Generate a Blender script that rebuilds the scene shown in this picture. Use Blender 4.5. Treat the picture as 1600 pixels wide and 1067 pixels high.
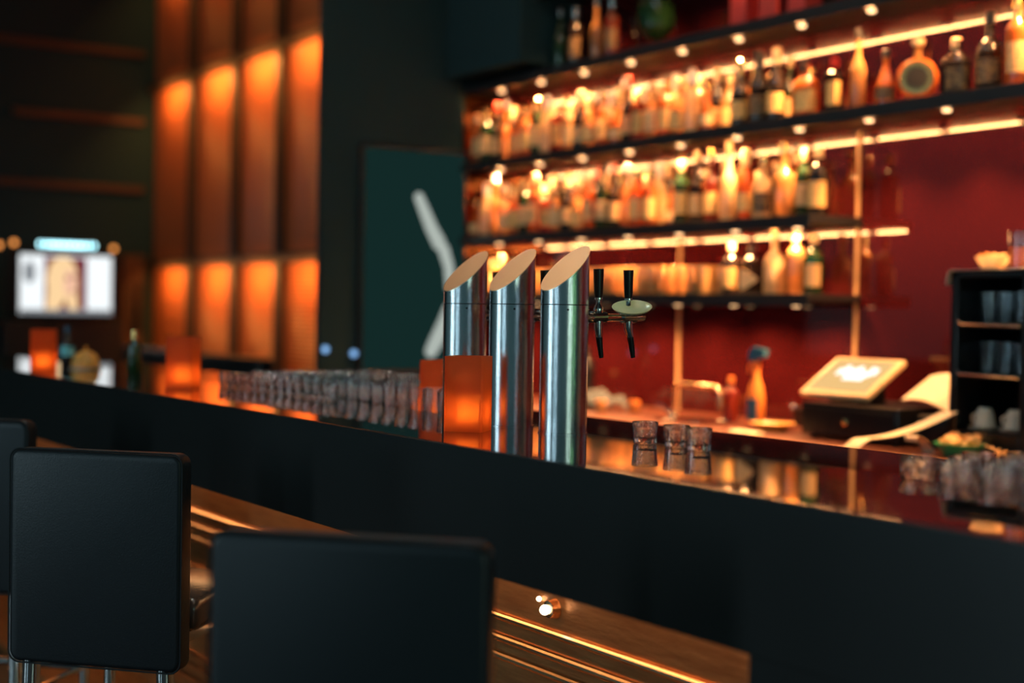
import bpy, bmesh, math, random
from math import pi, sin, cos, radians as R
from mathutils import Vector, Matrix
S = bpy.context.scene
for o in list(bpy.data.objects): bpy.data.objects.remove(o)
C = S.collection

# ------------------------------------------------------------------ camera
FOCUS = 3.08
cam = bpy.data.cameras.new('camera'); co = bpy.data.objects.new('camera', cam); C.objects.link(co); S.camera = co
cam.sensor_width = 36; cam.lens = 2222/1600*36; cam.clip_start = .05; cam.clip_end = 60
a, p, rl = R(33.7), R(-1.26), R(0.95)
f = Vector((-cos(a)*cos(p), sin(a)*cos(p), sin(p))); rt = f.cross(Vector((0, 0, 1))).normalized(); up = rt.cross(f)
rr = cos(rl)*rt + sin(rl)*up; uu = cos(rl)*up - sin(rl)*rt
co.matrix_world = Matrix(((rr.x, uu.x, -f.x, 0), (rr.y, uu.y, -f.y, 0), (rr.z, uu.z, -f.z, 1.36), (0, 0, 0, 1)))
cam.dof.use_dof = True; cam.dof.focus_distance = FOCUS; cam.dof.aperture_fstop = 1.35; cam.dof.aperture_blades = 0

# ------------------------------------------------------------------ world, exposure
w = bpy.data.worlds.new('world'); S.world = w; w.use_nodes = True
bg = w.node_tree.nodes['Background']; bg.inputs[0].default_value = (.42, .90, 1.0, 1); bg.inputs[1].default_value = .10
S.view_settings.view_transform = 'Standard'; S.view_settings.look = 'None'; S.view_settings.gamma = 1
S.view_settings.use_curve_mapping = False; S.view_settings.exposure = 0
S.cycles.max_bounces = 16; S.cycles.transparent_max_bounces = 24; S.cycles.transmission_bounces = 14
S.cycles.glossy_bounces = 5; S.cycles.diffuse_bounces = 3; S.cycles.sample_clamp_indirect = 40; S.cycles.blur_glossy = 0

WARM = (1.0, .43, .15)
def area(name, loc, tgt, sx, sy, power, col):
    l = bpy.data.lights.new(name, 'AREA'); l.shape = 'RECTANGLE'; l.size = sx; l.size_y = sy; l.energy = power; l.color = col
    o = bpy.data.objects.new(name, l); C.objects.link(o); o.location = loc
    o.rotation_euler = (Vector(tgt)-Vector(loc)).to_track_quat('-Z', 'Y').to_euler(); return o
# area lamps added behind the viewer to streak the steel columns
area('cool_streak_light', (-4.3, -5.2, 1.9), (-2.6, 1.7, 1.3), .75, 2.6, 60, (.62, .88, 1.0))
area('cool_streak_light', (-.6, -5.5, 1.9), (-2.5, 1.7, 1.3), .5, 2.4, 26, (.55, .85, 1.0))
area('green_streak_light', (3.4, .9, 1.7), (-2.4, 1.7, 1.3), .5, 2.2, 19, (.70, 1.0, .82))
area('green_streak_light', (3.0, 2.7, 1.7), (-2.4, 1.7, 1.3), .16, 2.2, 5, (.35, 1.0, .3))
# warm ceiling lamps over the far dining tables
area('ceiling_lamp_light', (-6.6, 2.0, 4.2), (-6.6, 2.0, 0), 2.6, 1.6, 6.5, (1.0, .58, .32))

# ------------------------------------------------------------------ materials
M = {}
def nt(name):
    m = bpy.data.materials.new(name); m.use_nodes = True; n = m.node_tree.nodes; n.clear(); M[name] = m
    out = n.new('ShaderNodeOutputMaterial'); return m, n, m.node_tree.links, out
def pbr(name, col, rough=.5, metal=0., ior=1.45, trans=0., coat=0., emit=None, es=0., noise=None, bump=None, aniso=0., sss=0.):
    m, n, L, out = nt(name); b = n.new('ShaderNodeBsdfPrincipled'); L.new(b.outputs[0], out.inputs[0])
    b.inputs['Base Color'].default_value = (*col, 1); b.inputs['Roughness'].default_value = rough; b.inputs['Metallic'].default_value = metal
    b.inputs['IOR'].default_value = ior; b.inputs['Transmission Weight'].default_value = trans; b.inputs['Coat Weight'].default_value = coat
    b.inputs['Anisotropic'].default_value = aniso; b.inputs['Coat Roughness'].default_value = .03
    if emit: b.inputs['Emission Color'].default_value = (*emit, 1); b.inputs['Emission Strength'].default_value = es
    if noise:   # (scale xyz, colour 2, low, high)
        tc = n.new('ShaderNodeTexCoord'); mp = n.new('ShaderNodeMapping'); mp.inputs['Scale'].default_value = noise[0]
        t = n.new('ShaderNodeTexNoise'); t.inputs['Detail'].default_value = 5; cr = n.new('ShaderNodeValToRGB')
        cr.color_ramp.elements[0].position = noise[2]; cr.color_ramp.elements[1].position = noise[3]
        cr.color_ramp.elements[0].color = (*col, 1); cr.color_ramp.elements[1].color = (*noise[1], 1)
        L.new(tc.outputs['Object'], mp.inputs[0]); L.new(mp.outputs[0], t.inputs['Vector']); L.new(t.outputs[0], cr.inputs[0]); L.new(cr.outputs[0], b.inputs['Base Color'])
    if bump:    # (scale xyz, strength, distance)
        tc = n.new('ShaderNodeTexCoord'); mp = n.new('ShaderNodeMapping'); mp.inputs['Scale'].default_value = bump[0]
        t = n.new('ShaderNodeTexNoise'); t.inputs['Detail'].default_value = 4; bp = n.new('ShaderNodeBump'); bp.inputs['Strength'].default_value = bump[1]; bp.inputs['Distance'].default_value = bump[2]
        L.new(tc.outputs['Object'], mp.inputs[0]); L.new(mp.outputs[0], t.inputs['Vector']); L.new(t.outputs[0], bp.inputs['Height']); L.new(bp.outputs[0], b.inputs['Normal'])
    return m
def emis(name, col, s):
    m, n, L, out = nt(name); e = n.new('ShaderNodeEmission'); e.inputs[0].default_value = (*col, 1); e.inputs[1].default_value = s; L.new(e.outputs[0], out.inputs[0]); return m
def bottleglass(name, tint, body, dens):
    # tinted clear glass with liquid: part see-through, part body colour, glossy surface
    m, n, L, out = nt(name); t = n.new('ShaderNodeBsdfTransparent'); t.inputs[0].default_value = (*tint, 1)
    tl = n.new('ShaderNodeBsdfTranslucent'); tl.inputs[0].default_value = (*body, 1); d = n.new('ShaderNodeBsdfDiffuse'); d.inputs[0].default_value = (*body, 1)
    m1 = n.new('ShaderNodeMixShader'); m1.inputs[0].default_value = .45; L.new(d.outputs[0], m1.inputs[1]); L.new(tl.outputs[0], m1.inputs[2])
    m2 = n.new('ShaderNodeMixShader'); m2.inputs[0].default_value = dens; L.new(t.outputs[0], m2.inputs[1]); L.new(m1.outputs[0], m2.inputs[2])
    g = n.new('ShaderNodeBsdfGlossy'); g.inputs['Roughness'].default_value = .12; fr = n.new('ShaderNodeFresnel'); fr.inputs[0].default_value = 1.7
    m3 = n.new('ShaderNodeMixShader'); L.new(fr.outputs[0], m3.inputs[0]); L.new(m2.outputs[0], m3.inputs[1]); L.new(g.outputs[0], m3.inputs[2]); L.new(m3.outputs[0], out.inputs[0]); return m
def labelmat(name, col, ink, sc):
    m, n, L, out = nt(name); b = n.new('ShaderNodeBsdfPrincipled'); L.new(b.outputs[0], out.inputs[0]); b.inputs['Roughness'].default_value = .5
    tc = n.new('ShaderNodeTexCoord'); mp = n.new('ShaderNodeMapping'); mp.inputs['Scale'].default_value = (20, 20, sc); t = n.new('ShaderNodeTexNoise'); t.inputs['Detail'].default_value = 2
    cr = n.new('ShaderNodeValToRGB'); cr.color_ramp.elements[0].position = .38; cr.color_ramp.elements[1].position = .46
    cr.color_ramp.elements[0].color = (*ink, 1); cr.color_ramp.elements[1].color = (*col, 1)
    L.new(tc.outputs['Object'], mp.inputs[0]); L.new(mp.outputs[0], t.inputs['Vector']); L.new(t.outputs[0], cr.inputs[0]); L.new(cr.outputs[0], b.inputs['Base Color']); return m

pbr('black_gloss', (.012, .016, .018), .035, ior=2.0)
pbr('black_fascia', (.022, .022, .021), .25, ior=1.5)
pbr('black_wall', (.045, .048, .05), .7)
m = pbr('teal_wall', (.020, .045, .050), .9); m.node_tree.nodes['Principled BSDF'].inputs['Specular IOR Level'].default_value = .1
pbr('black_shelf', (.02, .02, .022), .4)
pbr('dark_wood', (.10, .045, .022), .5, noise=((2, 30, 30), (.045, .02, .012), .35, .7))
m = pbr('red_glass', (.052, .0050, .0062), .6, coat=1.0, ior=1.5)
m.node_tree.nodes['Principled BSDF'].inputs['Specular IOR Level'].default_value = 0; m.node_tree.nodes['Principled BSDF'].inputs['Coat IOR'].default_value = 1.62
pbr('smoked_mirror', (.26, .11, .045), .10, metal=1)
pbr('copper_mirror', (.50, .19, .07), .09, metal=1)
pbr('copper', (.62, .26, .09), .30, metal=.55, noise=((1.5, 6, 14), (.42, .15, .05), .35, .75), bump=((3, 8, 10), .25, .01))
pbr('copper_rail', (.95, .62, .36), .22, metal=1)
pbr('blind', (.55, .17, .06), .42, ior=1.6)
pbr('frame_dark', (.05, .03, .022), .6)
pbr('steel', (.55, .56, .57), .20, metal=1, aniso=.0, bump=((500, 500, 4), .10, .001))
pbr('steel_cap', (.95, .78, .58), .34, metal=1, bump=((30, 400, 30), .15, .001))
pbr('chrome', (.72, .72, .72), .08, metal=1)
pbr('black_plastic', (.01, .01, .012), .3)
pbr('leather', (.010, .014, .017), .42, bump=((60, 60, 60), .25, .002))
pbr('leather_seat', (.05, .04, .035), .20, bump=((10, 10, 10), .2, .004))
emis('sparkle_glow', (1, .62, .32), 55); emis('sparkle_glow_cool', (.6, .9, 1), 100)
pbr('clear_glass', (.95, .98, 1), .0, ior=1.48, trans=1)
pbr('seam_strip', (.62, .40, .20), .45); pbr('cream', (.92, .66, .36), .5); pbr('white', (.85, .84, .80), .45); pbr('gold', (.95, .65, .25), .25, metal=1)
pbr('cap_black', (.02, .02, .02), .3); pbr('cap_red', (.45, .03, .02), .3); pbr('cap_silver', (.8, .8, .8), .25, metal=1)
pbr('counter_top', (.12, .035, .02), .30, noise=((3, 30, 30), (.085, .025, .014), .4, .7)); pbr('counter_edge', (.80, .42, .20), .35)
pbr('paper', (.88, .74, .52), .6); pbr('orange_plastic', (.85, .30, .06), .35); pbr('blue_plastic', (.02, .12, .22), .35)
pbr('green_plastic', (.03, .35, .16), .35); pbr('snack', (.9, .55, .22), .6); pbr('cloth', (.75, .72, .62), .8)
pbr('grey_cloth', (.13, .17, .19), .8, noise=((20, 20, 20), (.03, .04, .05), .4, .6))
pbr('ceramic', (.60, .62, .56), .25); pbr('carton', (.28, .03, .035), .5); pbr('pale_green', (.80, .90, .55), .25)
pbr('cyan_plastic', (.2, .7, .75), .4); pbr('yellow_dish', (.75, .42, .10), .4)
pbr('floor', (.07, .035, .022), .35, noise=((3, 30, 1), (.035, .018, .012), .35, .7))
bottleglass('g_amber', (.85, .34, .09), (.75, .22, .04), .58)
bottleglass('g_red', (.70, .14, .07), (.45, .06, .03), .55)
bottleglass('g_dark', (.10, .06, .05), (.035, .02, .015), .80)
bottleglass('g_green', (.20, .40, .14), (.03, .10, .03), .65)
bottleglass('g_clear', (1, .84, .64), (.90, .45, .15), .42)
bottleglass('g_frost', (.97, .93, .86), (1, .70, .36), .88)
bottleglass('g_tumbler', (.97, .90, .80), (1.0, .62, .24), .65)
labelmat('l_cream', (.88, .56, .24), (.30, .12, .05), 90); labelmat('l_yellow', (.95, .62, .22), (.50, .20, .05), 70)
labelmat('l_dark', (.03, .02, .02), (.75, .45, .15), 110); labelmat('l_plain', (.88, .55, .24), (.80, .55, .28), 60)
emis('led', WARM, 320); emis('spot_disc', (1, .55, .25), 4); emis('under_led', (1, .50, .20), 15)
emis('flame', (1, .55, .14), 16); emis('cyan_lamp', (.45, .9, 1.0), 6); emis('orange_lamp', (1, .35, .08), 2.2); emis('blue_lamp', (.25, .5, .9), 1.4)
emis('screen_green', (.0062, .022, .020), 1.0); emis('stroke_white', (.42, .47, .43), 1.0)
emis('tv_white', (.9, .95, .97), 1.1); emis('tv_grey', (.25, .27, .29), 1); emis('tv_red', (.16, .010, .03), 1); emis('tv_hair', (1, .68, .36), 1.0); emis('tv_skin', (.95, .55, .38), 1); emis('tv_dark', (.22, .05, .04), 1)
emis('pos_cream', (1, .62, .24), .9); emis('pos_white', (1, .98, .92), 1.6); emis('glint_glow', (1, .8, .55), 5)
m, n, L, out = nt('bar_glass')           # clear pressed glass
gl = n.new('ShaderNodeBsdfGlass'); gl.inputs['IOR'].default_value = 1.5; gl.inputs['Color'].default_value = (.99, 1, 1, 1); gl.inputs['Roughness'].default_value = .0
tp = n.new('ShaderNodeBsdfTransparent'); tp.inputs[0].default_value = (.985, .99, .99, 1); gs = n.new('ShaderNodeBsdfGlossy'); gs.inputs['Roughness'].default_value = .0
lw = n.new('ShaderNodeFresnel'); lw.inputs[0].default_value = 1.45; ma = n.new('ShaderNodeMixShader'); L.new(lw.outputs[0], ma.inputs[0]); L.new(tp.outputs[0], ma.inputs[1]); L.new(gs.outputs[0], ma.inputs[2])
mb = n.new('ShaderNodeMixShader'); mb.inputs[0].default_value = .75; L.new(ma.outputs[0], mb.inputs[1]); L.new(gl.outputs[0], mb.inputs[2]); L.new(mb.outputs[0], out.inputs[0])
m, n, L, out = nt('candle_shade')        # thin frosted orange-red plastic, lets light through
t = n.new('ShaderNodeBsdfTranslucent'); t.inputs[0].default_value = (.95, .25, .10, 1); d = n.new('ShaderNodeBsdfDiffuse'); d.inputs[0].default_value = (.34, .045, .025, 1)
tr = n.new('ShaderNodeBsdfTransparent'); tr.inputs[0].default_value = (1.0, .50, .20, 1)
m1 = n.new('ShaderNodeMixShader'); m1.inputs[0].default_value = .62; L.new(d.outputs[0], m1.inputs[1]); L.new(t.outputs[0], m1.inputs[2])
m2 = n.new('ShaderNodeMixShader'); m2.inputs[0].default_value = .10; L.new(m1.outputs[0], m2.inputs[1]); L.new(tr.outputs[0], m2.inputs[2]); L.new(m2.outputs[0], out.inputs[0])
pbr('wax', (.9, .62, .35), .5)
m, n, L, out = nt('frosted_cup'); t = n.new('ShaderNodeBsdfTranslucent'); t.inputs[0].default_value = (.95, .68, .38, 1); L.new(t.outputs[0], out.inputs[0])

# ------------------------------------------------------------------ builders
def obj(name, bm, mat, parent=None, loc=(0, 0, 0), rot=(0, 0, 0), flat=False):
    bm.normal_update(); boxy = len(bm.faces) < 130 and all(min(abs(abs(q.normal[k])-1) for k in range(3)) < .01 for q in sorted(bm.faces, key=lambda q: -q.calc_area())[:3])
    me = bpy.data.meshes.new(name); bmesh.ops.recalc_face_normals(bm, faces=bm.faces); bm.to_mesh(me); bm.free()
    for x in (mat if isinstance(mat, list) else [mat]): me.materials.append(M[x])
    if not flat:
        for q in me.polygons: q.use_smooth = True
        me.set_sharp_from_angle(angle=R(20 if boxy else 35))   # boards keep flat faces
    o = bpy.data.objects.new(name, me); C.objects.link(o); o.location = loc; o.rotation_euler = rot
    if parent: o.parent = parent
    return o
def tag(o, label, cat, group=None):
    o['label'] = label; o['category'] = cat
    if group: o['group'] = group
    return o
def thing(name, label, cat, loc=(0, 0, 0), rz=0, group=None):
    o = bpy.data.objects.new(name, None); C.objects.link(o); o.location = loc; o.rotation_euler = (0, 0, rz); o.empty_display_size = .05
    return tag(o, label, cat, group)
def struct(name, bm, mat, **k): o = obj(name, bm, mat, **k); o['kind'] = 'structure'; return o
def dup(root, loc, rz=0, label=None, sc=1, group=None):
    r = root.copy(); C.objects.link(r); r.location = loc; r.rotation_euler = (0, 0, rz); r.scale = (sc, sc, sc)
    if label: r['label'] = label
    if group: r['group'] = group
    for ch in root.children:
        c = ch.copy(); C.objects.link(c); c.parent = r
        for g in ch.children: d = g.copy(); C.objects.link(d); d.parent = c
    return r
def box(x0, x1, y0, y1, z0, z1, bev=0, seg=2, bm=None):
    bm = bm or bmesh.new(); r = bmesh.ops.create_cube(bm, size=1); vs = r['verts']
    for v in vs: v.co = Vector((x0+(v.co.x+.5)*(x1-x0), y0+(v.co.y+.5)*(y1-y0), z0+(v.co.z+.5)*(z1-z0)))
    if bev:
        es = list({e for v in vs for e in v.link_edges}); bmesh.ops.bevel(bm, geom=es, offset=bev, segments=seg, affect='EDGES', profile=.5)
    return bm
def lathe(prof, seg=24, bm=None, sq=0, sx=1, sy=1, cx=0, cy=0, cap=True):
    bm = bm or bmesh.new(); rings = []
    def sec(t):
        c, s = cos(t), sin(t)
        if sq: k = (abs(c)**sq + abs(s)**sq)**(-1/sq); return c*k, s*k
        return c, s
    for r, z in prof: rings.append([bm.verts.new((cx+r*sec(2*pi*i/seg)[0]*sx, cy+r*sec(2*pi*i/seg)[1]*sy, z)) for i in range(seg)])
    for a_, b_ in zip(rings, rings[1:]):
        for i in range(seg): j = (i+1) % seg; bm.faces.new((a_[i], a_[j], b_[j], b_[i]))
    if cap:
        if prof[0][0] > 1e-6: bm.faces.new(rings[0][::-1])
        if prof[-1][0] > 1e-6: bm.faces.new(rings[-1])
    bmesh.ops.remove_doubles(bm, verts=bm.verts, dist=1e-6); return bm
def patch(r, z0, z1, a0, a1, seg=10, sq=0, sx=1, sy=1, prof=None, th=.0012):
    """curved label of real paper thickness wrapped on a bottle"""
    bm = bmesh.new(); g = []
    for rad in (r+.0004, r+.0004+th):
        rows = []
        for z in (z0, z1):
            row = []
            for i in range(seg+1):
                t = a0+(a1-a0)*i/seg; c, s = cos(t), sin(t); k = (abs(c)**sq+abs(s)**sq)**(-1/sq) if sq else 1
                row.append(bm.verts.new((rad*c*k*sx, rad*s*k*sy, z)))
            rows.append(row)
        g.append(rows)
    for i in range(seg):
        bm.faces.new((g[1][0][i], g[1][0][i+1], g[1][1][i+1], g[1][1][i])); bm.faces.new((g[0][0][i], g[0][1][i], g[0][1][i+1], g[0][0][i+1]))
        for k in (0, 1): bm.faces.new((g[0][k][i], g[0][k][i+1], g[1][k][i+1], g[1][k][i]))
    for i in (0, seg): bm.faces.new((g[0][0][i], g[1][0][i], g[1][1][i], g[0][1][i]))
    return bm
def tube(pts, rad, seg=12, bm=None, caps=True):
    bm = bm or bmesh.new(); pts = [Vector(q) for q in pts]; rings = []; n0 = None
    for i, q in enumerate(pts):
        d = (pts[min(i+1, len(pts)-1)]-pts[max(i-1, 0)]).normalized()
        if n0 is None: n0 = d.orthogonal().normalized()
        n0 = (n0-d*n0.dot(d)).normalized(); b = d.cross(n0); r_ = rad[i] if isinstance(rad, (list, tuple)) else rad
        rings.append([bm.verts.new(q+r_*(cos(2*pi*k/seg)*n0+sin(2*pi*k/seg)*b)) for k in range(seg)])
    for a_, b_ in zip(rings, rings[1:]):
        for k in range(seg): j = (k+1) % seg; bm.faces.new((a_[k], a_[j], b_[j], b_[k]))
    if caps: bm.faces.new(rings[0][::-1]); bm.faces.new(rings[-1])
    return bm
def prism(pts, axis, a0, a1, bm=None):
    """extrude a 2-D outline; axis 0 -> outline in (y,z), 1 -> (x,z), 2 -> (x,y)"""
    bm = bm or bmesh.new()
    def mk(q, h): return {0: (h, q[0], q[1]), 1: (q[0], h, q[1]), 2: (q[0], q[1], h)}[axis]
    A = [bm.verts.new(mk(q, a0)) for q in pts]; B = [bm.verts.new(mk(q, a1)) for q in pts]; bm.faces.new(A); bm.faces.new(B[::-1])
    for i in range(len(pts)): j = (i+1) % len(pts); bm.faces.new((A[i], B[i], B[j], A[j]))
    return bm
def sheet(fn, nu, nv, th):
    """a draped sheet with thickness: fn(u,v)->Vector"""
    bm = bmesh.new(); G = [[[None]*(nv+1) for _ in range(nu+1)] for _ in (0, 1)]
    for i in range(nu+1):
        for j in range(nv+1):
            q = Vector(fn(i/nu, j/nv)); e = 1e-3
            du = Vector(fn(min(i/nu+e, 1), j/nv))-Vector(fn(max(i/nu-e, 0), j/nv)); dv = Vector(fn(i/nu, min(j/nv+e, 1)))-Vector(fn(i/nu, max(j/nv-e, 0)))
            nn = du.cross(dv).normalized()
            G[0][i][j] = bm.verts.new(q); G[1][i][j] = bm.verts.new(q+nn*th)
    for i in range(nu):
        for j in range(nv):
            for k in (0, 1): bm.faces.new((G[k][i][j], G[k][i+1][j], G[k][i+1][j+1], G[k][i][j+1]))
    for i in range(nu):
        for j in (0, nv): bm.faces.new((G[0][i][j], G[0][i+1][j], G[1][i+1][j], G[1][i][j]))
    for j in range(nv):
        for i in (0, nu): bm.faces.new((G[0][i][j], G[0][i][j+1], G[1][i][j+1], G[1][i][j]))
    return bm
ORD = ['first', 'second', 'third', 'fourth', 'fifth', 'sixth', 'seventh', 'eighth', 'ninth', 'tenth', 'eleventh', 'twelfth', 'thirteenth', 'fourteenth', 'fifteenth', 'sixteenth', 'seventeenth', 'eighteenth', 'nineteenth', 'twentieth', 'twenty-first', 'twenty-second', 'twenty-third', 'twenty-fourth', 'twenty-fifth', 'twenty-sixth']

# ------------------------------------------------------------------ the room
WY = 4.40
struct('floor', box(-13, 3.5, -6, 4.6, -.1, 0), 'floor')
struct('ceiling', box(-13, 3.5, -1.5, 4.6, 4.4, 4.5), 'black_wall')
struct('wall_back', box(-6.72, 3.5, WY, 4.6, 0, 4.4), 'red_glass')
struct('wall_blinds', box(-12.7, -6.73, 4.55, 4.7, 0, 4.4), 'black_wall')
struct('wall_left', box(-12.8, -12.61, -4, 4.7, 0, 4.4), 'teal_wall')
struct('trim_pillar', box(-6.76, -6.722, 3.272, 4.54, 0, 4.4), 'teal_wall')
struct('trim_bulkhead', box(-6.715, -6.0, 4.02, 4.395, 2.62, 4.38), 'teal_wall')
struct('trim_side_panel', box(-6.715, -6.70, 4.13, 4.395, .9, 2.60), 'smoked_mirror')
for i, x in enumerate((-4.061, -5.169)): struct('trim_%d' % (i+1), box(x-.006, x+.006, WY-.010, WY, .9, 2.11), 'seam_strip')
for i, z in enumerate((3.0, 2.39, 3.61)):
    struct('trim_%d' % (i+3), box(-12.61, -12.57, 3.2-.35*i, 4.36, z-.03, z+.03, .006), 'dark_wood')

# ------------------------------------------------------------------ slatted blinds on the far window wall
bx = [-12.60, -11.56, -10.62, -9.77, -8.92, -8.05]
fr = thing('blind_frame', 'dark upright frame with cross rails between the glowing slatted blinds', 'frame', (-10.4, 4.4, 0))
for x in bx[1:-1]: obj('mullion', box(x-.045, x+.045, 4.395, 4.44, 0, 4.38), 'frame_dark', fr, loc=(10.4, -4.4, 0))
for z in (3.31, 1.725, .25): obj('cross_rail', box(bx[0], bx[-1], 4.39, 4.44, z-.045, z+.03), 'frame_dark', fr, loc=(10.4, -4.4, 0))
names = ['leftmost slatted copper blind beside the dark end wall', 'second slatted copper blind from the dark end wall', 'third slatted copper blind from the dark end wall, behind the candle', 'slatted copper blind nearest the black pillar, brightest at its right edge', 'slatted copper blind mostly hidden behind the black pillar']
for i in range(4):
    x0, x1 = bx[i]+.05, bx[i+1]-.05; bm = bmesh.new(); z = .35
    while z < 4.36:
        vs = []
        for x in (x0, x1):
            for (dy, dz) in ((0, 0), (-.010, .010), (-.013, .022), (-.006, .030)): vs.append(bm.verts.new((x, 4.46+dy, z+dz)))
        for k in range(3): bm.faces.new((vs[k], vs[k+1], vs[k+5], vs[k+4]))
        z += .031
    for v in bm.verts: v.co.x -= (x0+x1)/2; v.co.y -= 4.45
    o = obj('slatted_blind', bm, 'blind', loc=((x0+x1)/2, 4.45, 0)); tag(o, names[i], 'blind')
    for (z, pw) in ((3.25, 9), (1.66, 6.5), (4.33, 5)):
        wx = x0+(x1-x0)*.60
        area('wall_washer', (wx, 4.24, z-.03), (wx, 4.46, z-.27), .42, .05, pw*.85*(1.25 if i in (1, 2) else 1), (1.0, .37, .08))
# rear banquette in front of the blinds
t = thing('banquette', 'long dark banquette back in front of the glowing blinds', 'bench', (-10.3, 3.75, 0))
obj('backrest', box(-1.0, 1.7, 0, .12, .35, 1.02, .03, 3), 'leather', t); obj('seat', box(-1.0, 1.7, -.5, -.002, 0, .45, .03, 3), 'leather', t)
# lit niche beside the television
t = thing('wall_cabinet', 'small copper-faced cabinet with a dark recess right of the television', 'cabinet', (-12.58, 4.27, 0))
obj('frame', box(-.02, .05, -.10, .09, 0, 1.80, .005), 'dark_wood', t); obj('recess_panel', box(.05, .055, -.06, .08, 1.1, 1.55), 'black_plastic', t)

# ------------------------------------------------------------------ television wall
TX = -11.8
t = thing('television_cabinet', 'tall black cabinet carrying the television at the far end', 'cabinet', (TX-.2, 3.45, 0))
obj('body', box(-.18, .18, -.50, .48, 0, 1.205, .01), 'black_shelf', t); obj('door', box(.18, .195, -.49, -.012, .06, 1.17, .004), 'black_shelf', t); obj('door', box(.18, .195, .0, .47, .06, 1.17, .004), 'black_shelf', t)
t = thing('television', 'wide lit television showing a blond figure between white panels', 'television', (TX, 3.445, 1.205))
obj('casing', box(-.07, -.005, -.455, .455, .01, .585, .012), 'black_plastic', t); obj('stand', box(-.12, .02, -.2, .2, 0, .02, .004), 'black_plastic', t)
obj('screen', box(-.005, .002, -.375, .375, .062, .545, .0), 'tv_white', t)
def tvp(name, pts, mat, d): obj(name, prism([(y, z) for y, z in pts], 0, .002, .002+d), mat, t, flat=True)
def ell(cy, cz, ry, rz, n=24, a0=0, a1=2*pi): return [(cy+ry*cos(a0+(a1-a0)*k/n), cz+rz*sin(a0+(a1-a0)*k/n)) for k in range(n)]
tvp('picture_backdrop', [(-.18, .10), (.165, .10), (.165, .53), (-.18, .53)], 'tv_red', .001)
tvp('picture_hair', [(-.17, .10), (-.155, .25), (-.165, .36), (-.14, .46), (-.09, .52), (-.02, .535), (.03, .52), (.075, .46), (.095, .36), (.09, .24), (.10, .10), (.02, .10), (-.01, .19), (-.06, .10)], 'tv_hair', .002)
tvp('picture_face', ell(.030, .32, .052, .11), 'tv_skin', .003); tvp('picture_eye', ell(.01, .36, .016, .022), 'tv_dark', .004); tvp('picture_eye', ell(.07, .37, .012, .018), 'tv_dark', .004)
tvp('picture_mouth', ell(.05, .25, .020, .012), 'tv_dark', .004); tvp('picture_bottom_band', [(-.37, .062), (.37, .062), (.37, .10), (-.37, .10)], 'tv_grey', .0015); tvp('picture_left_shade', ell(-.30, .40, .05, .09), 'tv_grey', .0015)
t = thing('lamp_bar', 'row of bright cyan-white lamps on a dark bar above the television', 'lamp', (TX, 3.45, 1.8035))
obj('bar', box(-.09, .02, -.26, .26, -.012, .012, .004), 'black_plastic', t)
for k in range(11):
    y = -.22+.044*k; big = 2 <= k <= 8
    obj('bulb', lathe([(0, .012), (.015 if big else .010, .018), (.018 if big else .012, .032), (.010, .048), (0, .052)], 10, cy=y), 'cyan_lamp', t)
for y, z, lab, mt in ((2.94, 1.82, 'small orange lamp left of the television', 'orange_lamp'), (3.885, 1.825, 'small orange lamp at the upper right corner of the television', 'orange_lamp'), (3.885, 1.235, 'dim orange lamp at the lower right corner of the television', 'orange_lamp'), (3.06, 1.845, 'small amber lamp above the left end of the television', 'orange_lamp')):
    t = thing('small_lamp', lab, 'lamp', (TX-.15, y, z)); obj('stem', tube([(-.66, 0, 0), (0, 0, 0)], .006, 8), 'black_plastic', t)
    b = bmesh.new(); bmesh.ops.create_uvsphere(b, u_segments=12, v_segments=8, radius=.022); obj('bulb', b, mt, t)

# ------------------------------------------------------------------ green display on the black pillar
t = thing('display_panel', 'tall dark green display with a glowing white curved stroke, on the black pillar', 'display', (-6.72, 3.82, 1.03))
obj('casing', box(0, .03, -.33, .33, -.02, 1.20, .008), 'black_plastic', t); obj('screen', box(.03, .033, -.31, .31, 0, 1.18), 'screen_green', t)
def stroke(pts, rad):
    L_ = [(y-rad_*sin(an), z+rad_*cos(an)) for (y, z, an), rad_ in zip(pts, rad)]; R_ = [(y+rad_*sin(an), z-rad_*cos(an)) for (y, z, an), rad_ in zip(pts, rad)]
    y, z, an = pts[0]; c0 = [(y+rad[0]*cos(an+pi/2+pi*k/8), z+rad[0]*sin(an+pi/2+pi*k/8)) for k in range(1, 8)]
    y, z, an = pts[-1]; c1 = [(y+rad[-1]*cos(an-pi/2+pi*k/8), z+rad[-1]*sin(an-pi/2+pi*k/8)) for k in range(1, 8)]
    return prism(L_+c1[::-1]+R_[::-1]+c0[::-1], 0, .033, .036)
obj('light_stroke', stroke([(.02, .93, -1.0), (.055, .86, -1.1), (.10, .77, -1.1), (.15, .69, -.95)], [.028, .032, .036, .040]), 'stroke_white', t, flat=True)
obj('light_stroke', stroke([(.18, .655, -1.25), (.215, .56, -1.4), (.225, .45, -1.6)], [.034, .030, .028]), 'stroke_white', t, flat=True)
obj('light_stroke', stroke([(.215, .33, -1.9), (.19, .25, -2.0), (.145, .16, -2.1), (.11, .10, -2.1)], [.030, .040, .042, .036]), 'stroke_white', t, flat=True)
for y, z, lab, mt in ((3.30, 1.14, 'small blue lamp at the left edge of the black pillar', 'blue_lamp'), (3.466, 1.118, 'small blue lamp below the left edge of the green display', 'blue_lamp'), (3.60, 1.0, 'small orange lamp low on the black pillar', 'orange_lamp')):
    t = thing('small_lamp', lab, 'lamp', (-6.72, y, z)); obj('base', lathe([(0, 0), (.018, 0), (.018, .012), (0, .012)], 12), 'black_plastic', t, rot=(0, pi/2, 0))
    b = bmesh.new(); bmesh.ops.create_uvsphere(b, u_segments=12, v_segments=8, radius=.017); obj('bulb', b, mt, t, loc=(.022, 0, 0))

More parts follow.
